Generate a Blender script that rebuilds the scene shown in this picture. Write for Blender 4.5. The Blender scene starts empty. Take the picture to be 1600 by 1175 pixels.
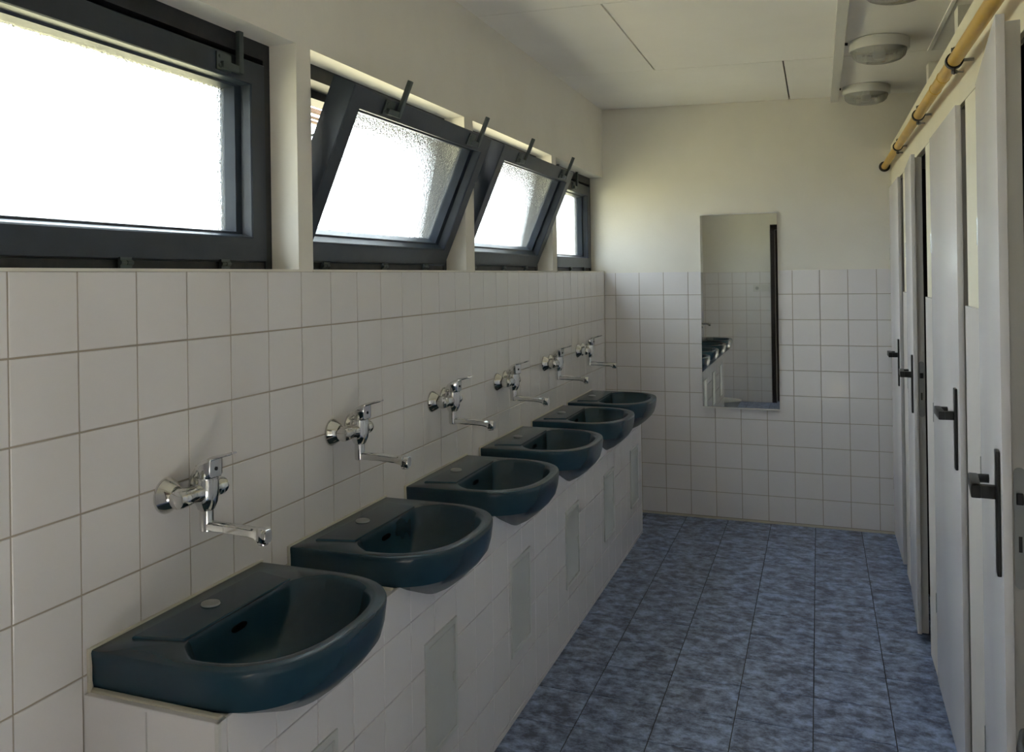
import bpy, bmesh, math, random
from mathutils import Matrix, Vector
random.seed(7)
S = bpy.context.scene
COL = S.collection
ZF = 1.391                       # floor below the first tile joint of the walls (measured datum)

# ---------------------------------------------------------------- camera
cam = bpy.data.cameras.new('camera')
cam.sensor_fit = 'HORIZONTAL'; cam.sensor_width = 36.0
F = 1361.578
cam.lens = F * 36.0 / 1600.0
cam.shift_x = (800 - 727.53) / 1600.0
cam.shift_y = (431.07 - 587.5) / 1600.0
cam.clip_start = 0.02
camo = bpy.data.objects.new('camera', cam); COL.objects.link(camo)
yaw, pitch, roll = -0.384834, 0.002042, -0.014769
fw = Vector((math.sin(yaw)*math.cos(pitch), math.cos(yaw)*math.cos(pitch), math.sin(pitch)))
rt = Vector((math.cos(yaw), -math.sin(yaw), 0)); up = rt.cross(fw)
r2 = rt*math.cos(roll) + up*math.sin(roll); u2 = -rt*math.sin(roll) + up*math.cos(roll)
M = Matrix((r2, u2, -fw)).transposed().to_4x4()
CAMP = Vector((1.29248, 0.0, 0.12826 + ZF))
M.translation = CAMP
camo.matrix_world = M
S.camera = camo

# ---------------------------------------------------------------- world, sun, exposure
W = bpy.data.worlds.new('sky'); S.world = W; W.use_nodes = True
bg = W.node_tree.nodes['Background']
_n, _l = W.node_tree.nodes, W.node_tree.links
_g = _n.new('ShaderNodeTexCoord'); _sx = _n.new('ShaderNodeSeparateXYZ'); _l.new(_g.outputs['Generated'], _sx.inputs[0])
_cr = _n.new('ShaderNodeValToRGB'); _l.new(_sx.outputs['Z'], _cr.inputs[0])
_cr.color_ramp.elements[0].color = (0.36, 0.385, 0.42, 1); _cr.color_ramp.elements[1].color = (.82, .92, 1.06, 1)
_l.new(_cr.outputs[0], bg.inputs[0]); bg.inputs[1].default_value = 16.0      # overcast sky, brighter overhead
sl = bpy.data.lights.new('sun', 'SUN'); sl.energy = 42.0; sl.angle = 0.02; sl.color = (1.0, 0.95, 0.86)
so = bpy.data.objects.new('sun', sl); COL.objects.link(so)
so.rotation_euler = (math.radians(-14), math.radians(36), 0)      # high sun from the cubicle side, lights the lawn
S.view_settings.view_transform = 'Standard'; S.view_settings.look = 'None'
S.view_settings.gamma = 1.0; S.view_settings.use_curve_mapping = False
S.view_settings.exposure = 0.42
S.cycles.max_bounces = 14; S.cycles.diffuse_bounces = 10; S.cycles.glossy_bounces = 5
S.cycles.transmission_bounces = 8; S.cycles.transparent_max_bounces = 8
S.cycles.use_denoising = True

# ---------------------------------------------------------------- helpers
def mat(name, col, rough=0.5, metal=0.0, **k):
    m = bpy.data.materials.new(name); m.use_nodes = True
    b = m.node_tree.nodes['Principled BSDF']
    b.inputs['Base Color'].default_value = (*col, 1); b.inputs['Roughness'].default_value = rough
    b.inputs['Metallic'].default_value = metal
    for kk, v in k.items(): b.inputs[kk.replace('_', ' ')].default_value = v
    return m

def nodes(m): return m.node_tree.nodes, m.node_tree.links, m.node_tree.nodes['Principled BSDF']

def noise_col(m, c1, c2, scale, detail=4, lo=0.35, hi=0.65, coords='Object', bump=0.0, bscale=None, stretch=(1, 1, 1), rnd=False, nr=.65):
    N, L, b = nodes(m)
    tc = N.new('ShaderNodeTexCoord'); mp = N.new('ShaderNodeMapping'); mp.inputs['Scale'].default_value = stretch
    L.new(tc.outputs[coords], mp.inputs['Vector'])
    src = mp.outputs[0]
    if rnd:
        oi = N.new('ShaderNodeObjectInfo'); ad = N.new('ShaderNodeVectorMath'); ad.operation = 'ADD'
        ml = N.new('ShaderNodeMath'); ml.operation = 'MULTIPLY'; ml.inputs[1].default_value = 97.0
        L.new(oi.outputs['Random'], ml.inputs[0]); L.new(mp.outputs[0], ad.inputs[0]); L.new(ml.outputs[0], ad.inputs[1])
        src = ad.outputs[0]
    n = N.new('ShaderNodeTexNoise'); n.inputs['Scale'].default_value = scale; n.inputs['Detail'].default_value = detail
    n.inputs['Roughness'].default_value = nr
    L.new(src, n.inputs['Vector'])
    r = N.new('ShaderNodeValToRGB'); r.color_ramp.elements[0].position = lo; r.color_ramp.elements[1].position = hi
    r.color_ramp.elements[0].color = (*c1, 1); r.color_ramp.elements[1].color = (*c2, 1)
    L.new(n.outputs['Fac'], r.inputs[0]); L.new(r.outputs[0], b.inputs['Base Color'])
    if bump:
        n2 = N.new('ShaderNodeTexNoise'); n2.inputs['Scale'].default_value = bscale or scale; n2.inputs['Detail'].default_value = 3
        L.new(src, n2.inputs['Vector'])
        bp = N.new('ShaderNodeBump'); bp.inputs['Strength'].default_value = bump; bp.inputs['Distance'].default_value = 0.01
        L.new(n2.outputs['Fac'], bp.inputs['Height']); L.new(bp.outputs[0], b.inputs['Normal'])
    return r

M_PAINT = mat('wall_paint', (.66, .63, .56), .85); noise_col(M_PAINT, (.76, .73, .66), (.80, .77, .70), 2.2, 3, bump=.06, bscale=60)
M_PAINTY = mat('cream_paint', (.80, .75, .60), .8); noise_col(M_PAINTY, (.78, .73, .58), (.82, .77, .62), 2.2, 3)
M_CEIL = mat('ceiling_paint', (.62, .60, .56), .8); noise_col(M_CEIL, (.82, .80, .77), (.86, .84, .81), 1.7, 3, bump=.04, bscale=40)
M_TILE = mat('wall_tile_glaze', (.66, .62, .60), .10); noise_col(M_TILE, (.765, .74, .745), (.805, .78, .78), 1.3, 2, .2, .8, rnd=True, bump=.012, bscale=9)
M_TILEP = mat('partition_tile_glaze', (.68, .64, .63), .2)
M_GROUT = mat('grout', (.42, .37, .31), .95)
M_GROUTL = mat('grout_light', (.62, .58, .55), .9)
M_GROUTF = mat('floor_grout', (.035, .035, .04), .9)
M_FLOOR = mat('floor_tile_glaze', (.1, .14, .19), .32)
_r = noise_col(M_FLOOR, (.055, .066, .125), (.34, .43, .66), 19, 10, .40, .62, rnd=True, stretch=(.9, 1.1, 1), nr=.74)
_e = _r.color_ramp.elements.new(.5); _e.color = (.165, .215, .35, 1)
M_BASIN = mat('teal_ceramic', (.012, .036, .048), .27); noise_col(M_BASIN, (.009, .034, .054), (.014, .045, .066), 5, 3, bump=.01, bscale=14)
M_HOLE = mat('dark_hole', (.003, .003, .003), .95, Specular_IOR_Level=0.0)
M_CHROME = mat('chrome', (.68, .68, .67), .08, 1.0)
M_CAP = mat('brushed_steel', (.42, .42, .40), .38, 1.0)
M_SEAL = mat('aged_sealant', (.62, .58, .48), .7)
M_SASH = mat('slate_blue_paint', (.02, .028, .038), .34); noise_col(M_SASH, (.014, .022, .036), (.027, .037, .052), 9, 5, .3, .75, bump=.05, bscale=25)
M_FRAMED = mat('window_frame_paint', (.02, .02, .024), .5); noise_col(M_FRAMED, (.012, .014, .018), (.045, .040, .036), 12, 6, .45, .8)
M_HW = mat('grey_hardware', (.09, .11, .11), .42, .6)
M_DOOR = mat('door_paint', (.62, .60, .59), .22); noise_col(M_DOOR, (.69, .665, .67), (.72, .695, .695), 3, 2)
M_EDGE = mat('door_edge_paint', (.40, .385, .36), .6); noise_col(M_EDGE, (.55, .535, .51), (.62, .605, .58), 8, 5, stretch=(1, 1, .15))
M_BLACK = mat('black_plastic', (.006, .0055, .0055), .45)
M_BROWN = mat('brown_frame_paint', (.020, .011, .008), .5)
M_LOCK = mat('lock_plate_metal', (.30, .31, .31), .5, .7)
M_PIPE = mat('yellow_paint', (.58, .36, .07), .38); noise_col(M_PIPE, (.56, .33, .035), (.66, .39, .045), 7, 4)
M_CLAMP = mat('black_rubber', (.02, .018, .016), .6)
M_ZINC = mat('zinc_screw', (.25, .24, .22), .45, .9)
M_MIRROR = mat('mirror_silver', (.80, .83, .79), .015, 1.0)
M_ALU = mat('aluminium_edge', (.80, .80, .78), .3, 1.0)
M_WHITEP = mat('white_plastic', (.66, .65, .62), .35)
M_HATCH = mat('hatch_plastic', (.56, .57, .55), .4)
M_WOODO = mat('weathered_timber', (.11, .06, .03), .7)
M_LAWN = mat('lawn', (.12, .19, .03), .95); noise_col(M_LAWN, (.18, .165, .08), (.34, .295, .185), 1.5, 6)
M_OUTER = mat('outer_render', (.50, .48, .43), .9)

# frosted pane: rough refraction mixed with a clear share
M_PANE = bpy.data.materials.new('frosted_pane'); M_PANE.use_nodes = True
N = M_PANE.node_tree.nodes; L = M_PANE.node_tree.links; N.clear()
out = N.new('ShaderNodeOutputMaterial'); rf = N.new('ShaderNodeBsdfRefraction'); rf.inputs['Roughness'].default_value = .15
rf.inputs['IOR'].default_value = 1.16; rf.inputs[0].default_value = (.93, .95, .92, 1)
nz = N.new('ShaderNodeTexNoise'); nz.inputs['Scale'].default_value = 120; nz.inputs['Detail'].default_value = 2
tc = N.new('ShaderNodeTexCoord'); L.new(tc.outputs['Object'], nz.inputs['Vector'])
bp = N.new('ShaderNodeBump'); bp.inputs['Strength'].default_value = .5; bp.inputs['Distance'].default_value = .02
L.new(nz.outputs['Fac'], bp.inputs['Height']); L.new(bp.outputs[0], rf.inputs['Normal'])
tr = N.new('ShaderNodeBsdfTranslucent'); tr.inputs[0].default_value = (.9, .92, .88, 1)
tp = N.new('ShaderNodeBsdfTransparent'); tp.inputs[0].default_value = (.93, .95, .92, 1)
gl = N.new('ShaderNodeBsdfGlossy'); gl.inputs['Roughness'].default_value = .12
m1 = N.new('ShaderNodeMixShader'); m1.inputs[0].default_value = .25; L.new(rf.outputs[0], m1.inputs[1]); L.new(tp.outputs[0], m1.inputs[2])
m2 = N.new('ShaderNodeMixShader'); m2.inputs[0].default_value = .02; L.new(m1.outputs[0], m2.inputs[1]); L.new(tr.outputs[0], m2.inputs[2])
m3 = N.new('ShaderNodeMixShader'); m3.inputs[0].default_value = .04; L.new(m2.outputs[0], m3.inputs[1]); L.new(gl.outputs[0], m3.inputs[2])
L.new(m3.outputs[0], out.inputs[0])

M_DIFF = bpy.data.materials.new('ribbed_diffuser_glass'); M_DIFF.use_nodes = True
N = M_DIFF.node_tree.nodes; L = M_DIFF.node_tree.links; N.clear()
out = N.new('ShaderNodeOutputMaterial'); tp = N.new('ShaderNodeBsdfTransparent'); tp.inputs[0].default_value = (.95, .95, .93, 1)
gl = N.new('ShaderNodeBsdfGlossy'); gl.inputs['Roughness'].default_value = .08
tr = N.new('ShaderNodeBsdfDiffuse'); tr.inputs[0].default_value = (.6, .6, .57, 1)
fr = N.new('ShaderNodeFresnel'); fr.inputs[0].default_value = 1.6
m1 = N.new('ShaderNodeMixShader'); m1.inputs[0].default_value = .35; L.new(tp.outputs[0], m1.inputs[1]); L.new(tr.outputs[0], m1.inputs[2])
m2 = N.new('ShaderNodeMixShader'); L.new(fr.outputs[0], m2.inputs[0]); L.new(m1.outputs[0], m2.inputs[1]); L.new(gl.outputs[0], m2.inputs[2])
L.new(m2.outputs[0], out.inputs[0])

def obj(name, me, m=None, parent=None, loc=None, rot=None, mw=None):
    o = bpy.data.objects.new(name, me); COL.objects.link(o)
    if m and not me.materials: me.materials.append(m)
    if parent: o.parent = parent
    if mw is not None: o.matrix_basis = mw
    if loc is not None: o.location = loc
    if rot is not None: o.rotation_euler = rot
    return o

def empty(name, loc=(0, 0, 0), rotz=0):
    o = bpy.data.objects.new(name, None); COL.objects.link(o); o.location = loc; o.rotation_euler = (0, 0, rotz)
    o.empty_display_size = .05
    return o

def tag(o, label, cat=None, group=None, kind=None):
    o['label'] = label
    if cat: o['category'] = cat
    if group: o['group'] = group
    if kind: o['kind'] = kind
    return o

def struct(o, label):
    o['kind'] = 'structure'; o['label'] = label; return o

class MB:
    def __init__(s): s.b = bmesh.new()
    def box(s, x0, x1, y0, y1, z0, z1, mw=None, bev=0.0):
        t = bmesh.new(); bmesh.ops.create_cube(t, size=1)
        for v in t.verts: v.co = Vector((x0 + (v.co.x + .5)*(x1-x0), y0 + (v.co.y + .5)*(y1-y0), z0 + (v.co.z + .5)*(z1-z0)))
        if bev: bmesh.ops.bevel(t, geom=list(t.edges), offset=bev, segments=2, affect='EDGES', profile=.6)
        return s.add(t, mw)
    def add(s, t, mw=None):
        if mw is not None: bmesh.ops.transform(t, matrix=mw, verts=list(t.verts))
        me = bpy.data.meshes.new('tmp'); t.to_mesh(me); t.free(); s.b.from_mesh(me); bpy.data.meshes.remove(me); return s
    def loft(s, rings, cap0=True, cap1=True, closed=True):
        b = s.b; vs = [[b.verts.new(p) for p in r] for r in rings]; n = len(rings[0])
        for i in range(len(vs)-1):
            for j in range(n if closed else n-1):
                k = (j+1) % n
                b.faces.new((vs[i][j], vs[i][k], vs[i+1][k], vs[i+1][j]))
        if cap0: b.faces.new(list(reversed(vs[0])))
        if cap1: b.faces.new(vs[-1])
        return s
    def lathe(s, prof, seg=24, axis='z', org=(0, 0, 0), cap0=True, cap1=True):
        # prof: (r, h) list
        rings = []
        for r, h in prof:
            ring = []
            for i in range(seg):
                a = 2*math.pi*i/seg; c, d = r*math.cos(a), r*math.sin(a)
                p = {'z': (c, d, h), 'x': (h, c, d), 'y': (d, h, c)}[axis]
                ring.append((p[0]+org[0], p[1]+org[1], p[2]+org[2]))
            rings.append(ring)
        return s.loft(rings, cap0, cap1)
    def tube(s, pts, r, seg=10):
        rings = []
        pts = [Vector(p) for p in pts]
        for i, p in enumerate(pts):
            d = (pts[min(i+1, len(pts)-1)] - pts[max(i-1, 0)]).normalized()
            a = d.orthogonal().normalized() if i == 0 else (a - d*a.dot(d)).normalized()
            c = d.cross(a); rr = r[i] if isinstance(r, (list, tuple)) else r
            rings.append([p + a*rr*math.cos(2*math.pi*k/seg) + c*rr*math.sin(2*math.pi*k/seg) for k in range(seg)])
        return s.loft(rings)
    def prism(s, poly, d0, d1, axis='x'):
        # poly 2D points (a,b) -> axis x: (d, a, b); axis y: (a, d, b)
        f = {'x': lambda a, b, d: (d, a, b), 'y': lambda a, b, d: (a, d, b), 'z': lambda a, b, d: (a, b, d)}[axis]
        return s.loft([[f(a, b, d0) for a, b in poly], [f(a, b, d1) for a, b in poly]])
    def mesh(s, name='m', smooth=None):
        bmesh.ops.recalc_face_normals(s.b, faces=list(s.b.faces))
        me = bpy.data.meshes.new(name); s.b.to_mesh(me); s.b.free()
        if smooth is not None:
            for p in me.polygons: p.use_smooth = True
            me.set_sharp_from_angle(angle=math.radians(smooth))
        return me

_tc = {}
def tile_mesh(w, h, m, t=.006, ch=.0012):
    k = (round(w, 4), round(h, 4), m.name)
    if k in _tc: return _tc[k]
    a, b = w/2, h/2
    r = lambda i, z: [(-a+i, -b+i, z), (a-i, -b+i, z), (a-i, b-i, z), (-a+i, b-i, z)]
    me = MB().loft([r(0, -t), r(0, -ch*.7), r(ch, 0)], cap0=False).mesh('tile')
    me.materials.append(m); _tc[k] = me
    return me

def basis(X, Y, Z): return Matrix((X, Y, Z)).transposed().to_4x4()
B_XP = basis((0, 1, 0), (0, 0, 1), (1, 0, 0))      # faces +x
B_YN = basis((1, 0, 0), (0, 0, 1), (0, -1, 0))     # faces -y
B_XN = basis((0, -1, 0), (0, 0, 1), (-1, 0, 0))    # faces -x
B_YP = basis((-1, 0, 0), (0, 0, 1), (0, 1, 0))     # faces +y
B_ZP = Matrix.Identity(4)
GAP = .0036
def put_tile(parent, bs, c, w, h, m=M_TILE, gap=GAP, wob=.0016, name='tile'):
    if w < .012 or h < .012: return
    mw = Matrix.Translation(Vector(c)) @ bs @ Matrix.Rotation(random.uniform(-wob, wob), 4, 'X') @ Matrix.Rotation(random.uniform(-wob, wob), 4, 'Y')
    return obj(name, tile_mesh(w-gap, h-gap, m), m, parent, mw=mw)

def cells(start, pitch, lo, hi):
    k = math.floor((lo-start)/pitch)
    r = []
    while start+k*pitch < hi-1e-6:
        a, b = max(lo, start+k*pitch), min(hi, start+(k+1)*pitch)
        if b-a > .008: r.append((a, b))
        k += 1
    return r

P = .153
D = 5.590          # back wall
YE = 0.335          # entry wall (inner face), camera stands in its doorway
XP = 1.690         # cubicle partition face
PHL = 1.09328      # phase of the tile columns on the left wall
SILL = ZF + .157; HEAD = ZF + .765
def zc(x): return ZF + 1.205 - .03*x                # the ceiling falls slightly to the right
XF = .31; CY0, CY1 = 1.245, 5.14; CTOP = ZF - .645   # tiled wash counter
BC = [1.533, 2.203, 2.893, 3.583, 4.275, 4.915]      # basin centres
BW = .27

# ================================================================ SETTING
# ---- left wall with window openings
WIN = [(.86, 2.0), (2.072, 3.20), (3.292, 4.418), (4.497, 5.60)]
XO = -.235
b = MB()
b.box(XO, -.0025, YE-.12, D+.1, -.05, SILL-.004)
b.box(XO, 0, YE-.12, D+.1, HEAD, ZF+1.26)
ys = [YE-.12] + [v for w in WIN for v in w]
for i in range(0, 7, 2): b.box(XO, 0, ys[i], ys[i+1], SILL-.004, HEAD)
b.box(XO, 0, 5.60, D+.1, SILL-.004, HEAD)
for y0, y1 in WIN: b.box(XO, 0.0012, y0, y1, SILL-.006, SILL)
wl = struct(obj('wall_left', b.mesh(), M_PAINT), 'white tiled wall with four high windows above the basins')
# tile rows: datum joint z=ZF, cut row on top
rows = [(ZF, SILL-.005)] + [(ZF-(k+1)*P, ZF-k*P) for k in range(9)] + [(0, ZF-9*P)]
gb = MB().box(-.006, -.0022, YE, D, 0, SILL-.006).mesh(); obj('grout_bed', gb, M_GROUT, wl)
for (z0, z1) in rows:
    for (y0, y1) in cells(PHL, P, YE, D):
        if z1 < CTOP-.02 and y0 >= CY0-.02 and y1 < CY1+.02: continue
        put_tile(wl, B_XP, (0, (y0+y1)/2, (z0+z1)/2), y1-y0, z1-z0)
# ---- back wall
b = MB(); b.box(-.17, 3.1, D+.0025, D+.15, -.05, ZF+1.26)
wb = struct(obj('wall_back', b.mesh(), M_PAINT), 'end wall, white tiles below, cream paint above')
TT = ZF + .1455
obj('grout_bed', MB().box(0, XP, D+.0015, D+.004, 0, TT-.002).mesh(), M_GROUT, wb)
for (z0, z1) in [(ZF, TT)] + [(ZF-(k+1)*P, ZF-k*P) for k in range(9)]:
    for (x0, x1) in cells(.07368, P, 0, XP): put_tile(wb, B_YN, ((x0+x1)/2, D, (z0+z1)/2), x1-x0, z1-z0)
obj('skirting_bead', MB().box(.0, XP, D-.004, D+.003, 0, .011, bev=.002).mesh(), M_SEAL, wb)
# ---- floor
b = MB(); b.box(-.17, 3.1, YE-.12, D+.15, -.10, -.0022)
fl = struct(obj('floor', b.mesh(), M_GROUTF), 'blue mottled ceramic tile floor')
for (y0, y1) in cells(3.10, .25, YE-.12, D):
    for (x0, x1) in cells(.005, .2498, .0, 1.755):
        if x1 < XF+.02 and y0 > CY0 and y1 < CY1: continue
        put_tile(fl, B_ZP, ((x0+x1)/2, (y0+y1)/2, 0), x1-x0, y1-y0, M_FLOOR, gap=.0032, wob=.0008)
# ---- entry wall behind/beside the camera (seen in the mirror), with doorway
b = MB(); DX0, DX1, DZ = .80, 1.66, ZF+.667
b.box(-.17, DX0, YE-.12, YE-.0025, -.05, ZF+1.26); b.box(DX1, 3.1, YE-.12, YE-.0025, -.05, ZF+1.26)
b.box(DX0, DX1, YE-.12, YE-.0025, DZ, ZF+1.26)
we = struct(obj('wall_front', b.mesh(), M_PAINT), 'entrance wall with tiles, seen only in the mirror')
obj('grout_bed', MB().box(0, DX0-.03, YE-.004, YE-.0015, 0, TT).mesh(), M_GROUT, we)
PE = .158
for (z0, z1) in [(a, c) for a, c in cells(TT+.02-PE*10, PE, 0, TT)]:
    for (x0, x1) in cells(.02, PE, 0, DX0-.03): put_tile(we, B_YP, ((x0+x1)/2, YE, (z0+z1)/2), x1-x0, z1-z0)
# porch around the camera: terrace, and unseen walls added to cut doorway light
struct(obj('terrace', MB().box(-.4, 3.6, -3.2, YE-.121, -.28, -.012).mesh(), M_OUTER), 'plain concrete terrace outside the entrance')

struct(obj('wall_light_block', MB().box(-.28, 3.4, -2.86, -2.72, -.3, ZF+1.26).box(3.26, 3.4, -2.74, -.80, -.3, ZF+1.26).box(-.28, -.14, -2.74, -.80, -.3, ZF+1.26).mesh(), M_OUTER), 'unseen walls added round the porch to cut light through the entrance')

# ---- ceiling: slab and panels
ang = math.atan(.03)
b = MB()
b.loft([[(-.17, -.0 + YE-.12, zc(-.17)+.012), (3.1, YE-.12, zc(3.1)+.012), (3.1, YE-.12, zc(3.1)+.12), (-.17, YE-.12, zc(-.17)+.12)],
        [(-.17, D+.15, zc(-.17)+.012), (3.1, D+.15, zc(3.1)+.012), (3.1, D+.15, zc(3.1)+.12), (-.17, D+.15, zc(-.17)+.12)]])
ce = struct(obj('ceiling', b.mesh(), M_BROWN), 'painted board ceiling with open joints between panels')
def panel(x0, x1, y0, y1, gx=.0038, gy=.0024):
    x0 += gx; x1 -= gx; y0 += gy; y1 -= gy
    r = lambda y: [(x0, y, zc(x0)), (x1, y, zc(x1)), (x1, y, zc(x1)+.0125), (x0, y, zc(x0)+.0125)]
    obj('ceiling_panel', MB().loft([r(y0), r(y1)]).mesh(), M_CEIL, ce)
XR = 2.95
for (y0, y1, xs) in [(YE-.05, .955, (.52, 1.39, 2.2)), (.955, 2.155, (1.145, 1.39, 2.2)), (2.155, 3.358, (1.145, 1.39, 2.2)), (3.358, 4.56, (.52, 1.39, 2.2)), (4.56, D, (1.145, 1.39, 2.2))]:
    e = [-.004] + list(xs) + [XR]
    for i in range(len(e)-1): panel(e[i], e[i+1], y0, y1)
# ---- cubicle partition (right): piers, head band, tiles on the piers
PIERS = [(4.62, 4.884), (3.62, 3.890), (2.61, 2.877), (1.64, 1.84), (YE-.01, .82)]
ZH = ZF + .62; ZT = ZF + .855; TPZ = ZF + .027
b = MB(); TH = .10
b.box(XP, XP+TH, YE-.01, D+.01, ZH, ZT)
for y0, y1 in PIERS: b.box(XP+.002, XP+TH, y0, y1, -.02, ZH+.001)
b.box(XP+.002, XP+TH, 5.575, D+.01, -.02, ZH+.001)
wr = struct(obj('wall_right', b.mesh(), M_PAINTY), 'low cubicle wall, cream above and tiled piers between doors')
for y0, y1 in PIERS[:-1]:
    z = TPZ
    while z > .01:
        z0 = max(0, z-.1985)
        put_tile(wr, B_XN, (XP-.006, (y0+y1)/2, (z+z0)/2), y1-y0-.0005, z-z0, M_TILEP, gap=.002, wob=.001)
        z = z0
    obj('tile_backing', MB().box(XP-.0062, XP+.001, y0+.003, y1-.003, 0, TPZ-.003).mesh(), M_GROUTL, wr)
# brown jamb linings of the cubicle openings
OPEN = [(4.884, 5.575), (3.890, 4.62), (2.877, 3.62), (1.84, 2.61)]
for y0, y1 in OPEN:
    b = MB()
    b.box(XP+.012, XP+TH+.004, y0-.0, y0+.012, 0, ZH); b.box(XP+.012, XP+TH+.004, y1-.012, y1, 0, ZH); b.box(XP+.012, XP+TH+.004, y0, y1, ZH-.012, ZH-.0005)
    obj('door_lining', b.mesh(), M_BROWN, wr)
# dividers between cubicles, up to the ceiling, and the outer right wall
b = MB()
b.box(XR, XR+.12, YE-.12, D+.1, -.05, ZF+1.26)
for y0 in (4.70, 3.75, 2.72, 1.70, .70): b.box(XP+TH+.004, XR, y0, y0+.09, 0, zc(XR)+.012)
struct(obj('wall_cubicle', b.mesh(), M_PAINT), 'dividing walls between the toilet cubicles, up to the ceiling')
# batten on the ceiling above the partition
b = MB(); z_ = zc(1.78)
b.box(1.775, 1.790, 3.42, 4.55, z_-.006, z_+.004, bev=.0015)
struct(obj('trim_1', b.mesh(), M_CEIL), 'thin painted batten under the ceiling above the cubicles')

# ================================================================ WINDOWS
XFR = -.085     # face of fixed frames
def sash_mesh(w, h):
    # local: y 0..w, z 0..h, room face x=0, back x=-.05 ; stepped rebate towards the pane
    t, s, bo = .060, .060, .060
    def rect(x, i, ib, it): return [(x, i, ib), (x, w-i, ib), (x, w-i, h-it), (x, i, h-it)]
    b = MB()
    rings = [rect(-.076, 0, 0, 0), rect(-.003, 0, 0, 0), rect(0, .003, .003, .003), rect(0, s, bo, t), rect(-.004, s+.003, bo+.004, t+.002), rect(-.030, s+.008, bo+.012, t+.004),
             rect(-.033, s+.030, bo+.018, t+.010), rect(-.060, s+.038, bo+.022, t+.014), rect(-.076, s+.040, bo+.023, t+.015)]
    b.loft(rings, False, False)
    # close the back face
    n = len(b.b.verts); b.b.verts.ensure_lookup_table()
    o_, i_ = [b.b.verts[k] for k in range(4)], [b.b.verts[n-4+k] for k in range(4)]
    for k in range(4): b.b.faces.new((o_[k], o_[(k+1) % 4], i_[(k+1) % 4], i_[k]))
    return b.mesh('sash', smooth=None), (s+.036, bo+.020, t+.012)

def hook_mesh():
    b = MB()
    b.box(0, .004, -.022, .022, -.017, .017, bev=.0012)            # plate
    b.box(.003, .012, -.012, .046, -.014, .0, bev=.002)            # arm
    b.box(.003, .013, .036, .050, -.014, .076, bev=.002)           # upright pin
    b.lathe([(.004, .003), (.0035, .006), (.001, .0065)], 8, 'x', (0, -.014, .009))
    b.lathe([(.004, .003), (.0035, .006), (.001, .0065)], 8, 'x', (0, -.014, -.009))
    return b.mesh('latch', 40)
HOOK = hook_mesh(); HOOK.transform(Matrix.Scale(1.3, 4)); HOOK.materials.append(M_HW)
b = MB(); b.lathe([(.006, -.018), (.006, -.0012), (.0045, -.0008), (.0045, .0008), (.006, .0012), (.006, .018)], 8, 'y'); b.box(-.006, .001, -.017, .017, -.012, .012)
HINGE = b.mesh('hinge', 40); HINGE.materials.append(M_HW)

def window(i, y0, y1, tilt, hooks, label, slab):
    z0, z1 = SILL, HEAD
    ya, yb = y0, (y1 if i < 4 else D)
    b = MB(); fx0, fx1 = XO+.002, XFR
    fw_ = .03
    b.box(fx0, fx1, ya, yb, z1-.045, z1+.002); b.box(fx0, fx1-.004, ya, yb, z0-.001, z0+.02)
    b.box(fx0, fx1, ya-.001, ya+fw_, z0, z1-.04); b.box(fx0, fx1, yb-fw_, yb+.001, z0, z1-.04)
    b.box(fx0, XFR-.078, ya, yb, z0+.015, z0+.048); b.box(fx0, XFR-.078, ya, yb, z1-.07, z1-.04); b.box(fx0, XFR-.078, ya, ya+.055, z0, z1); b.box(fx0, XFR-.078, yb-.055, yb, z0, z1)
    fr = struct(obj('window_%d' % i, b.mesh(), M_FRAMED), label)
    sw = (yb-fw_*.9) - (ya+fw_*.9); sh = .527
    me, (si, sb, st) = sash_mesh(sw, sh)
    s = obj('sash', me, M_SASH, fr, loc=(XFR+.004, ya+fw_*.9, z0+.022), rot=(0, tilt, 0)); s['label'] = slab
    obj('pane', MB().box(-.066, -.062, si-.012, sw-si+.012, sb-.012, sh-st+.012).mesh(), M_PANE, s)
    for hy in hooks:
        obj('latch', HOOK, None, s, loc=(0.0, hy*sw, sh-.030))
    for hy in (.16, .52, .83):
        obj('hinge', HINGE, None, s, loc=(.004, hy*sw, -.008))
    # stay strap between jamb and sash stile
    if tilt:
        for yy, yo in ((ya+fw_+.001, .004), (yb-fw_-.001, -.004)):
            a = Vector((fx1-.02, yy+yo, z0+.36)); e = Vector((XFR+.004+math.sin(tilt)*.40, yy+yo, z0+.022+math.cos(tilt)*.40))
            d = (e-a); bb = MB(); bb.tube([a, a+d*.5+Vector((0, 0, .004)), e], .0035, 6)
            obj('stay_arm', bb.mesh('stay', 40), M_HW, fr)
    return fr, s
TILT = math.radians(23.3)
window(1, *WIN[0], 0.0, (.18, .835), 'closed frosted hopper window nearest the camera', 'closed dark blue sash')
window(2, *WIN[1], TILT, (.20, .815), 'second window, its dark frosted sash tilted into the room', 'tilted open dark blue sash')
window(3, *WIN[2], TILT, (.20, .815), 'third window, narrower in view, sash tilted into the room', 'tilted open dark blue sash')
f4, s4 = window(4, *WIN[3], 0.0, (.2, .6), 'farthest window beside the end wall, sash closed', 'closed dark blue sash')

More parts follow.
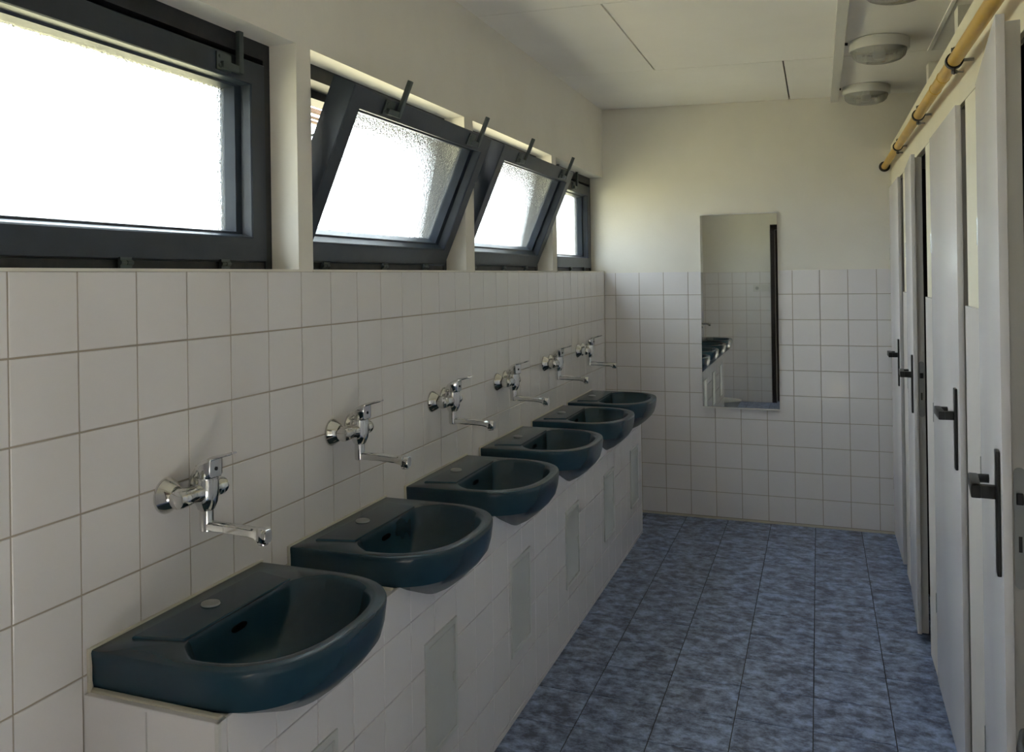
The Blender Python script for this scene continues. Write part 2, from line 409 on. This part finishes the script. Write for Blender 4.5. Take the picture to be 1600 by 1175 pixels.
# ================================================================ OUTSIDE
b = MB(); b.box(-60, 60, -60, 60, -.45, -.30)
g = obj('ground', b.mesh(), M_LAWN); struct(g, 'sunlit grass lawn outside the windows')
b = MB(); b.box(XO-.01, 3.4, YE-3.2, D+.4, ZF+1.27, ZF+1.42)  # the part beyond the entrance wall is added to cut doorway light
struct(obj('roof', b.mesh(), M_BROWN), 'flat roof slab over the washroom, overhang added to shade the entrance')
lv = empty('eave_slats', (-.5, .3, ZF+.70)); tag(lv, 'row of thin brown timber slats under the eave outside second window', 'eave slats')
for k, (dz, hh) in enumerate([(.030, .007), (.048, .006), (.070, .016), (.098, .007), (.128, .006)]):
    obj('slat', MB().box(-.008, .012, 0, 5.9, dz, dz+hh, bev=.001).mesh(), M_WOODO, lv)
for yy in (0.02, 5.82): obj('bracket', MB().box(-.012, .335, yy, yy+.05, .15, .19, bev=.003).mesh(), M_WOODO, lv)
for yy in (0.02, 5.82): obj('hanger', MB().box(-.012, .014, yy+.01, yy+.04, .02, .16, bev=.002).mesh(), M_WOODO, lv)

# ================================================================ WASH COUNTER
ct = empty('wash_counter', (0, 0, 0)); tag(ct, 'long white tiled counter wall carrying the six teal basins', 'counter')
def notch(y):
    z = CTOP
    for c in BC:
        d = abs(y-c)
        if d < .24: z = min(z, CTOP - .074*(1-(d/.24)**1.35))
    return z
# masonry core
N_ = 240
b = MB()
top = [(CY0+.006+(CY1-CY0-.012)*i/N_) for i in range(N_+1)]
poly0 = [(y, notch(y)-.004) for y in top]
rings = []
for y, z in poly0: rings.append([(XF-.06, y, 0), (XF-.005, y, 0), (XF-.005, y, z), (XF-.06, y, z)])
b.loft(rings)
b.box(0, XF-.005, CY0+.006, CY0+.02, 0, CTOP-.006); b.box(0, XF-.005, CY1-.02, CY1-.006, 0, CTOP-.006)
obj('masonry', b.mesh(), M_GROUTL, ct)
HY = [c+.0 for c in BC]
HATW, HATZ0, HATZ1 = .215, ZF-1.165, ZF-.843
crow = [(ZF-.755-.153*(k+1), ZF-.755-.153*k) for k in range(4)]
for z0, z1 in crow + [(0, ZF-.755-.153*4)]:
    for y0, y1 in cells(1.868, .1495, CY0, CY1):
        # leave out tiles fully behind an access hatch
        if any(abs((y0+y1)/2-h) < HATW/2-.06 and HATZ0+.01 < z0 and z1 < HATZ1-.01 for h in HY): continue
        put_tile(ct, B_XP, (XF, (y0+y1)/2, (z0+z1)/2), y1-y0, z1-z0, M_TILE, wob=.001)
zb = ZF-.755
for y0, y1 in cells(1.868, .1495, CY0, CY1):
    a, c = y0+GAP/2, y1-GAP/2
    pts = [(a+(c-a)*i/10, notch(a+(c-a)*i/10)) for i in range(11)]
    poly = [(a, zb+GAP/2), (c, zb+GAP/2)] + list(reversed(pts))
    obj('tile', MB().prism(poly, XF-.006, XF).mesh(), M_TILE, ct)
# ends
for yy, bs, in ((CY0, B_YN), (CY1, B_YP)):
    for z0, z1 in [(zb, CTOP)] + crow + [(0, zb-.153*4)]:
        for x0, x1 in ((0, .149), (.149, XF)):
            put_tile(ct, bs, ((x0+x1)/2, yy, (z0+z1)/2), x1-x0, z1-z0, M_TILE, wob=.001)
# ledges between basins
eds = [CY0] + [v for c in BC for v in (c-.262, c+.262)] + [CY1]
for i in range(0, len(eds), 2):
    a, c = eds[i], eds[i+1]
    if c-a > .01:
        obj('ledge_tile', MB().box(0.002, XF-.0005, a, c, CTOP-.008, CTOP, bev=.002).mesh(), M_TILE, ct)
obj('edge_trim', MB().box(XF-.008, XF+.0012, CY0-.0012, CY0+.008, 0, CTOP, bev=.002).mesh(), M_WHITEP, ct)
obj('edge_trim', MB().box(XF-.008, XF+.0012, CY1-.008, CY1+.0012, 0, CTOP, bev=.002).mesh(), M_WHITEP, ct)

# ---- access hatches in the counter front
hlab = ['white access hatch in counter front under the nearest basin', 'access hatch with open inner frame line under second basin',
        'grey-white access hatch under third basin from the camera', 'access hatch in counter front below fourth basin', 'access hatch below fifth basin, near counter end',
        'farthest access hatch below the last basin by end wall']
for h, lab in zip(HY, hlab):
    t = empty('access_hatch', (XF+.001, h, HATZ0)); tag(t, lab, 'hatch', 'access hatches along the counter front')
    w, hh = HATW/2, HATZ1-HATZ0
    R = lambda x, i: [(x, -w+i, i), (x, w-i, i), (x, w-i, hh-i), (x, -w+i, hh-i)]
    b = MB(); b.loft([R(-.003, 0), R(.003, .0), R(.0045, .002), R(.0045, .016), R(.0015, .0175), R(-.003, .0175)], False, False)
    obj('hatch_frame', b.mesh(), M_HATCH, t)
    b = MB(); b.box(-.003, .0028, -w+.0195, w-.0195, .0195, hh-.0195, bev=.0008)
    b.box(.0028, .0055, w-.035, w-.027, hh/2-.012, hh/2+.012, bev=.001)
    obj('hatch_panel', b.mesh(), M_HATCH, t)

# ================================================================ BASINS
RIM = ZF - .566
NB, NS, NFR = 16, 6, 36
def dloop(z, xb, x0, a, bw, n=2.7, rr=.0):
    pts = []
    for i in range(NB): 
        t = i/NB; pts.append((xb, bw - 2*bw*t, z))
    for i in range(NS):
        t = i/NS; pts.append((xb + (x0-xb)*t, -bw, z))
    for i in range(NFR):
        th = -math.pi/2 + math.pi*i/NFR
        c, s = math.cos(th), math.sin(th)
        pts.append((x0 + a*abs(c)**(2/n), bw*math.copysign(abs(s)**(2/n), s), z))
    for i in range(NS):
        t = i/NS; pts.append((x0 - (x0-xb)*t, bw, z))
    return pts
def iloop(z, xb, hb, x0, a, bw, n=2.5):
    # inner opening: short straight back, flared corners, round front; same vertex count
    pts = []
    for i in range(NB):
        t = i/NB; pts.append((xb, hb - 2*hb*t, z))
    def cb(p0, p1, p2, t): return tuple((1-t)**2*p0[k] + 2*t*(1-t)*p1[k] + t*t*p2[k] for k in range(2))
    for i in range(NS):
        t = i/NS; q = cb((xb, -hb), (xb+.006, -bw*.84), (x0, -bw), t); pts.append((q[0], q[1], z))
    for i in range(NFR):
        th = -math.pi/2 + math.pi*i/NFR
        c, s = math.cos(th), math.sin(th)
        pts.append((x0 + a*abs(c)**(2/n), bw*math.copysign(abs(s)**(2/n), s), z))
    for i in range(NS):
        t = i/NS; q = cb((x0, bw), (xb+.006, bw*.84), (xb, hb), t); pts.append((q[0], q[1], z))
    return pts
def basin_mesh():
    b = MB()
    R = []
    # belly, bottom to top (outside)
    for z, xb, x0, a, bw, n in [(-.186, .17, .2, .03, .03, 2), (-.182, .14, .2, .07, .055, 2), (-.169, .11, .2, .112, .080, 2.1), (-.150, .09, .2, .146, .120, 2.2),
                             (-.125, .06, .2, .178, .172, 2.3), (-.098, .02, .2, .206, .228, 2.5), (-.079, .0, .2, .218, .262, 2.7), (-.050, .0, .2, .226, .268, 2.7), (-.015, .0, .2, .230, .2725, 2.7),
                             (-.006, .0, .2, .230, .2735, 2.7), (-.0015, .003, .2, .2275, .2715, 2.7), (0, .007, .2, .224, .268, 2.7)]:
        R.append(dloop(z, xb, x0, a, bw, n))
    # rim to inner bowl
    R.append(iloop(.0012, .150, .166, .213, .198, .248))
    R.append(iloop(.0005, .1475, .166, .212, .193, .241))
    for z, xb, hb, x0, a, bw in [(-.003, .149, .166, .212, .189, .236), (-.010, .151, .165, .212, .186, .232), (-.045, .156, .156, .212, .177, .221), (-.080, .163, .135, .215, .156, .186), (-.105, .175, .095, .22, .118, .132), (-.120, .195, .05, .225, .07, .075), (-.125, .215, .025, .235, .03, .035)]:
        R.append(iloop(z, xb, hb, x0, a, bw, 2.5 if z > -.1 else 2.2))
    b.loft(R, True, True)
    return b.mesh('bowl', 32)
BOWL = basin_mesh(); BOWL.materials.append(M_BASIN)
def deck_mesh():
    b = MB()
    q = lambda z, i: [(.040+i, -.205+i*.8, z), (.1475-i*.3, -.183+i*.8, z), (.1475-i*.3, .183-i*.8, z), (.040+i, .205-i*.8, z)]
    b.loft([q(-.004, 0), q(.0025, .0005), q(.0045, .0035), q(.0048, .008)])
    return b.mesh('tap_ledge', 50)
DECK = deck_mesh(); DECK.materials.append(M_BASIN)
b = MB(); b.lathe([(.0195, 0), (.0205, .0015), (.0195, .0045), (.015, .0062), (.0, .0066)], 28, cap1=False)
CAPM = b.mesh('cap', 40); CAPM.materials.append(M_CAP)
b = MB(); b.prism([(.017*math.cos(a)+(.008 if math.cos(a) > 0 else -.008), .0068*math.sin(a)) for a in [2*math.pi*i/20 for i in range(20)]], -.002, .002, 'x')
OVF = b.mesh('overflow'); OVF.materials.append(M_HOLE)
b = MB(); b.lathe([(.026, 0), (.028, .002), (.024, .0035), (.018, .001), (.016, -.006)], 24); DRN = b.mesh('drain', 40); DRN.materials.append(M_CHROME)
b = MB(); b.box(-.001, .006, -.272, .272, -.003, .004, bev=.0025); b.box(0, .30, -.276, -.262, -.081, -.0745, bev=.003); b.box(0, .30, .262, .276, -.081, -.0745, bev=.003)
b.box(-.001, .0055, -.279, -.270, -.081, .003, bev=.002); b.box(-.001, .0055, .270, .279, -.081, .003, bev=.002)
SEALM = b.mesh('sealant'); SEALM.materials.append(M_SEAL)
blab = ['teal washbasin nearest the camera, at the near end of counter', 'second teal washbasin from the camera, beside the nearest one', 'third teal washbasin from the camera',
        'fourth teal washbasin, third from the end wall', 'fifth teal washbasin, last but one before end wall', 'farthest teal washbasin at the end-wall end of counter']
for c, lab in zip(BC, blab):
    t = empty('washbasin', (0.001, c, RIM)); tag(t, lab, 'washbasin', 'teal washbasins along the counter')
    o = obj('bowl', BOWL, None, t)
    obj('tap_ledge', DECK, None, t)
    obj('tap_hole_cover', CAPM, None, t, loc=(.078, -.015, .0046))
    obj('overflow_slot', OVF, None, t, loc=(.1550, -.02, -.031))
    obj('drain', DRN, None, t, loc=(.235, 0, -.125))
    obj('sealant', SEALM, None, t)

# ================================================================ TAPS
b = MB(); b.lathe([(.038, 0), (.0385, .003), (.037, .007), (.024, .026), (.021, .029), (.0, .0295)], 28, 'x', cap1=False); ROS = b.mesh('rosette', 35); ROS.materials.append(M_CHROME)
b = MB(); b.lathe([(.0135, .0), (.0135, .008), (.017, .009), (.017, .019), (.0135, .020), (.0135, .032)], 12, 'x'); NUT = b.mesh('nut', 30); NUT.materials.append(M_CHROME)
def tapbody():
    b = MB()
    prof = [(.010, -.094), (.0185, -.091), (.0205, -.084), (.0205, -.058), (.0185, -.052), (.0195, -.030), (.0215, -.015), (.0215, .015), (.0195, .030), (.0185, .036), (.0205, .040), (.0205, .054), (.0185, .060), (.010, .062)]
    b.lathe(prof, 20, 'y', (.052, 0, 0))
    b.lathe([(.013, -.042), (.0185, -.038), (.025, -.022), (.0275, -.004), (.0275, .020), (.0265, .028)], 24, 'z', (.056, 0, 0))
    return b.mesh('body', 40)
TB = tapbody(); TB.materials.append(M_CHROME)
def lever():
    b = MB()
    b.lathe([(.0268, .0275), (.0272, .0285), (.0268, .0305)], 24, 'z', (.056, 0, 0))
    secs = [(.0295, .0300, .036, .030), (.034, .0300, .0455, .044), (.044, .0300, .0585, .053), (.057, .0300, .0680, .056), (.070, .0300, .0740, .052), (.081, .0305, .0780, .043), (.0832, .0330, .0788, .041),
            (.0836, .0690, .0790, .040), (.096, .0735, .0815, .033), (.112, .0785, .0855, .026), (.126, .0825, .0890, .022), (.132, .0850, .0890, .015)]
    rings = []
    for x, zb, zt, w in secs:
        h = zt-zb; c = min(.010, h*.45)
        rings.append([(x, -w/2, zb+c*.4), (x, -w/2+c*.3, zb), (x, w/2-c*.3, zb), (x, w/2, zb+c*.4), (x, w/2, zt-c), (x, w/2-c*.8, zt-c*.12), (x, 0, zt), (x, -w/2+c*.8, zt-c*.12), (x, -w/2, zt-c)])
    b.loft(rings)
    return b.mesh('lever', 40)
LEV = lever(); LEV.materials.append(M_CHROME)
def spout():
    b = MB()
    b.lathe([(.0150, -.038), (.0150, -.066), (.0142, -.085), (.011, -.087)], 18, 'z', (.056, 0, 0))
    rings = []
    for x, z, w, h in [(.050, -.0745, .020, .021), (.062, -.075, .024, .021), (.12, -.076, .025, .019), (.17, -.078, .027, .019), (.188, -.080, .028, .023), (.194, -.083, .029, .029), (.211, -.084, .029, .030), (.2145, -.084, .025, .026)]:
        rings.append([(x, -w/2, z-h*.3), (x, -w*.32, z-h/2), (x, w*.32, z-h/2), (x, w/2, z-h*.3), (x, w/2, z+h*.3), (x, w*.32, z+h/2), (x, -w*.32, z+h/2), (x, -w/2, z+h*.3)])
    b.loft(rings)
    return b.mesh('spout', 40)
SPT = spout(); SPT.materials.append(M_CHROME)
b = MB(); b.lathe([(.0112, 0), (.0112, -.007), (.0098, -.0085), (.008, -.008)], 18, 'z'); AER = b.mesh('aerator', 40); AER.materials.append(M_CHROME)
b = MB(); b.lathe([(.0042, 0), (.0042, .0012), (.003, .0018)], 12, 'x'); DOT = b.mesh('indicator', 40); DOT.materials.append(M_BLACK)
TAPS = [(1.537, -.325, 0, 0), (2.217, -.306, 0, 0), (2.909, -.314, 3, .02), (3.586, -.322, -14, -.02), (4.284, -.311, -10, 0), (4.94, -.302, 4, 0)]
tlab = ['chrome wall mixer tap above the nearest basin', 'chrome wall mixer tap above the second basin', 'chrome wall mixer tap over the third basin, lever slightly raised',
        'chrome wall mixer tap over the fourth basin, lever turned aside', 'chrome wall mixer tap above the fifth basin', 'farthest chrome wall mixer tap, above the last basin']
for (y, z, lr, sr), lab in zip(TAPS, tlab):
    t = empty('mixer_tap', (.0005, y, ZF+z)); tag(t, lab, 'tap', 'chrome mixer taps on the tiled wall')
    for s in (-.062, .046):
        r = obj('rosette', ROS, None, t, loc=(0, s, 0)); obj('union_nut', NUT, None, t, loc=(.022, s, 0))
    obj('body', TB, None, t)
    o = obj('lever', LEV, None, t)
    if lr: o.matrix_basis = Matrix.Translation((.056, 0, 0)) @ Matrix.Rotation(math.radians(lr), 4, 'Z') @ Matrix.Translation((-.056, 0, 0))
    obj('indicator', DOT, None, o, loc=(.0836, 0, .050))
    s = obj('spout', SPT, None, t)
    if sr: s.matrix_basis = Matrix.Translation((.056, 0, 0)) @ Matrix.Rotation(sr, 4, 'Z') @ Matrix.Translation((-.056, 0, 0))
    obj('aerator', AER, None, s, loc=(.2005, 0, -.094))

# ================================================================ MIRROR
t = empty('wall_mirror', (.612, D, ZF-.699)); tag(t, 'tall narrow frameless mirror on the end wall', 'mirror')
MW, MH = .452, 1.195
obj('glass', MB().box(0, MW, -.011, -.0035, .004, MH-.004).mesh(), M_MIRROR, t)
obj('backing', MB().box(.004, MW-.004, -.0035, -.0005, .006, MH-.006).mesh(), M_GROUTL, t)
obj('edge_rail', MB().box(-.001, MW+.001, -.014, -.0005, -.004, .005, bev=.0012).mesh(), M_ALU, t)
obj('edge_rail', MB().box(-.001, MW+.001, -.014, -.0005, MH-.005, MH+.003, bev=.0012).mesh(), M_ALU, t)

# ================================================================ CUBICLE DOORS
def project(p):
    d = Vector(p) - CAMP; z = d.dot(fw)
    return 727.53 + F*d.dot(r2)/z, 431.07 - F*d.dot(u2)/z
DOORX = 1.676
def solve_angle(yh, w, u_t):
    best = None
    for i in range(-20, 260):
        a = math.radians(i*.1)
        x, y = DOORX - w*math.sin(a), yh - w*math.cos(a)
        u, v = project((x, y, ZF-.06))
        if best is None or abs(u-u_t) < best[0]: best = (abs(u-u_t), a)
    return best[1]
def handle_parts(door, w):
    # backplate on corridor face (local -x), lever towards the hinge (+y)
    b = MB(); y = -w+.055
    b.box(-.008, .0, y-.018, y+.018, .925, 1.168, bev=.003)
    h = obj('handle_plate', b.mesh('plate', 40), M_BLACK, door)
    b = MB()
    b.box(-.050, -.004, y-.011, y+.011, 1.073, 1.098, bev=.003)
    b.box(-.050, -.032, y-.013, y+.112, 1.073, 1.098, bev=.003)
    b.tube([(-.041, y+.106, 1.0855), (-.038, y+.116, 1.0855), (-.026, y+.122, 1.0855), (-.012, y+.123, 1.0855)], .0095, 10)
    obj('lever', b.mesh('lever', 40), M_BLACK, h)
def door(i, yh, w, u_t, label, lock):
    a = solve_angle(yh, w, u_t)
    e = struct(empty('door_%d' % i, (DOORX, yh, 0), -a), label)
    z0, z1 = .018, ZF+.612
    b = MB(); b.box(0, .016, -w, 0, z0, z1, bev=.002); obj('leaf', b.mesh('leaf', 40), M_DOOR, e)
    b = MB(); b.box(.016, .042, -w+.013, -.013, z0+.001, z1-.012, bev=.0015); obj('core', b.mesh('core', 40), M_EDGE, e)
    handle_parts(e, w)
    if lock:
        b = MB(); yl = -w+.012
        b.prism([(.029+.010*math.cos(q), (1.135 if math.sin(q) > 0 else .925)+.010*math.sin(q)) for q in [2*math.pi*k/20 for k in range(20)]], yl-.0012, yl+.002, 'y')
        lp = obj('lock_plate', b.mesh('lock'), M_LOCK, e)
        obj('latch_bolt', MB().box(.023, .035, yl-.006, yl, 1.075, 1.097, bev=.002).mesh(), M_BLACK, lp)
        obj('bolt_slot', MB().box(.026, .032, yl-.0016, yl, .985, 1.015).mesh(), M_BLACK, lp)
    for hz in (.30, 1.0, 1.62):
        b = MB(); b.lathe([(.006, -.035), (.006, -.001), (.0048, 0), (.006, .001), (.006, .035)], 10, 'z', (.004, .006, hz))
        obj('hinge', b.mesh('hinge', 40), M_CAP, e)
    return e
door(1, 5.574, .60, 1405.4, 'white cubicle door beside the end wall, almost closed', False)
door(2, 4.598, .56, 1426.2, 'second cubicle door from the end wall, ajar with lock showing', True)
door(3, 3.603, .70, 1497.7, 'third cubicle door from the end wall, almost closed', False)
door(4, 2.594, .69, 1563.4, 'cubicle door nearest the camera, ajar, lock plate on its edge', True)
door(5, 1.640, .80, 3000, 'closed cubicle door out of the picture beside the entrance', False)

# entrance door frame (brown) and its open leaf, lever just entering the picture at right
b = MB()
b.box(DX0-.03, DX0+.02, YE-.13, YE+.015, 0, DZ+.03); b.box(DX1-.03, DX1+.02, YE-.13, YE+.015, 0, DZ+.03); b.box(DX0-.03, DX1+.02, YE-.13, YE+.015, DZ-.03, DZ+.03)
b.box(DX0-.02, DX0+.072, YE-.135, YE-.112, 0, DZ+.03)
e6 = struct(obj('door_6', b.mesh(), M_BROWN), 'dark brown entrance door frame, reflected at the mirror edge')
e = obj('leaf', MB().box(1.565, 1.605, YE+.02, YE+.80, .012, DZ-.035, bev=.002).mesh(), M_DOOR, e6)
obj('handle_plate', MB().box(1.557, 1.565, YE+.70, YE+.735, .92, 1.16, bev=.003).mesh(), M_BLACK, e)
b = MB(); b.tube([(1.560, YE+.717, 1.04), (1.50, YE+.717, 1.04), (1.487, YE+.712, 1.037), (1.482, YE+.695, 1.03), (1.482, YE+.60, 1.02)], .0105, 12)
obj('lever', b.mesh('lever', 50), M_BLACK, e)

# ================================================================ CEILING LAMPS, TRUNKING, PIPE
b = MB(); b.box(1.372, 1.414, YE, D-.004, zc(1.39)-.033, zc(1.39)+.002, bev=.002)
t = obj('cable_trunking', b.mesh(), M_WHITEP); tag(t, 'long white cable trunking along the ceiling beside the lamps', 'trunking')
b = MB(); b.lathe([(.116, 0), (.123, -.003), (.123, -.042), (.120, -.047), (.112, -.046), (.108, -.030), (.0, -.030)], 40, cap0=True, cap1=False); LB = b.mesh('ring', 40); LB.materials.append(M_WHITEP)
def diffuser():
    b = MB(); seg = 72; rings = []
    for r, h, rib in [(.110, -.036, 1), (.109, -.058, 1), (.104, -.074, 1), (.092, -.086, 0), (.07, -.094, 0), (.04, -.099, 0), (.012, -.1, 0)]:
        rings.append([((r+(.0016 if k % 2 else 0)*rib)*math.cos(2*math.pi*k/seg), (r+(.0016 if k % 2 else 0)*rib)*math.sin(2*math.pi*k/seg), h) for k in range(seg)])
    b.loft(rings, False, True); return b.mesh('diffuser', 20)
LD = diffuser(); LD.materials.append(M_DIFF)
b = MB(); b.lathe([(.02, -.030), (.02, -.045), (.026, -.052), (.026, -.072), (.018, -.085), (.0, -.088)], 20, cap1=False); BULB = b.mesh('bulb', 40); BULB.materials.append(M_WHITEP)
b = MB(); b.tube([(-.146, 0, -.006), (-.128, 0, -.008)], .0065, 10); CBL = b.mesh('cable', 40); CBL.materials.append(M_BLACK)
for (x, y), lab in zip([(1.552, 5.33), (1.558, 4.29), (1.560, 3.34)], ['round ribbed-glass ceiling lamp nearest the end wall', 'round ceiling lamp, middle one of three beside the trunking', 'round ceiling lamp just cut off by the top of the picture']):
    t = empty('ceiling_lamp', (x, y, zc(x))); t.rotation_euler = (0, ang, 0); tag(t, lab, 'lamp', 'round ceiling lamps')
    obj('base_ring', LB, None, t); d = obj('diffuser', LD, None, t); obj('bulb', BULB, None, t); obj('cable', CBL, None, t)

# gas pipe
PX0, PZ0, PX1, PZ1 = 1.640, ZF+.690, 1.655, ZF+.735
def pp(y): f = (y-2.0)/(D-2.0); return Vector((PX0+(PX1-PX0)*f, y, PZ0+(PZ1-PZ0)*f))
t = empty('gas_pipe', pp(3.0)); tag(t, 'yellow painted pipe clamped along the top of the cubicle wall', 'pipe')
o0 = pp(3.0)
b = MB(); b.tube([pp(YE+.004)-o0, pp(2)-o0, pp(4)-o0, pp(D-.002)-o0], .0172, 20); obj('pipe', b.mesh('pipe', 40), M_PIPE, t)
b = MB(); b.lathe([(.030, -.014), (.030, -.001), (.018, -.001)], 20, 'y', pp(D)-o0, True, True); obj('wall_flange', b.mesh('flange', 40), M_CLAMP, t)
for y in (4.62, 3.66, 2.70, 1.70):
    c = pp(y) - o0
    b = MB(); b.lathe([(.0175, -.010), (.0222, -.010), (.0222, .010), (.0175, .010)], 22, 'y', c, False, False)
    b.box(c.x-.002, c.x+.002, c.y-.009, c.y+.009, c.z+.02, c.z+.036, bev=.001); b.box(c.x-.002, c.x+.002, c.y-.009, c.y+.009, c.z-.036, c.z-.02, bev=.001)
    k = obj('clamp', b.mesh('clamp', 40), M_CLAMP, t)
    b = MB(); b.tube([c+Vector((.021, 0, 0)), Vector((XP-o0.x+.004, c.y, c.z))], .0045, 8)
    obj('stud', b.mesh('stud', 40), M_ZINC, k)
    for dz in (.030, -.030):
        b = MB(); b.lathe([(.006, -.007), (.006, .007)], 6, 'x', c+Vector((0, 0, dz))); b.tube([c+Vector((.005, 0, dz)), c+Vector((.022, 0, dz*1.05))], .003, 6)
        obj('bolt', b.mesh('bolt', 40), M_ZINC, k)
for y in (2.93, 3.12):
    b = MB(); b.lathe([(.0170, -.004), (.0188, -.002), (.0188, .002), (.0170, .004)], 20, 'y', pp(y)-o0); obj('weld', b.mesh('weld', 40), M_PIPE, t)

# ================================================================ THINGS SEEN IN THE MIRROR
t = empty('socket_and_switch', (.66, YE, ZF-.047)); tag(t, 'white double plate with socket and light switch, seen in mirror', 'socket')
obj('socket', MB().box(-.084, -.001, 0.0005, .012, -.041, .041, bev=.003).mesh(), M_WHITEP, t)
b = MB(); b.lathe([(.02, .012), (.02, .0125), (.0, .0126)], 20, 'y', (-.042, 0, 0), cap1=False); obj('socket_hole', b.mesh(), M_CAP, t)
obj('switch_plate', MB().box(.001, .084, 0.0005, .012, -.041, .041, bev=.003).mesh(), M_WHITEP, t)
obj('rocker', MB().box(.012, .073, .012, .016, -.03, .03, bev=.002).mesh(), M_WHITEP, t)
t = empty('wash_bowl', (.30, .98, 0)); tag(t, 'shallow white bowl on the floor at counter end, seen in mirror', 'bowl')
b = MB(); b.lathe([(.11, .0), (.13, .02), (.165, .090), (.178, .096), (.178, .102), (.16, .100), (.122, .022), (.0, .018)], 36, cap1=False)
obj('bowl', b.mesh('bowl', 40), M_WHITEP, t)

# light portals in the window openings (sampling aids for the sky, they emit nothing themselves)
for i, (y0, y1) in enumerate(WIN):
    pl = bpy.data.lights.new('portal', 'AREA'); pl.shape = 'RECTANGLE'; pl.size = y1-y0; pl.size_y = HEAD-SILL
    pl.cycles.is_portal = True
    po = bpy.data.objects.new('portal', pl); COL.objects.link(po)
    po.matrix_world = Matrix.Translation((XO-.01, (y0+y1)/2, (SILL+HEAD)/2)) @ basis((0, 1, 0), (0, 0, -1), (-1, 0, 0))
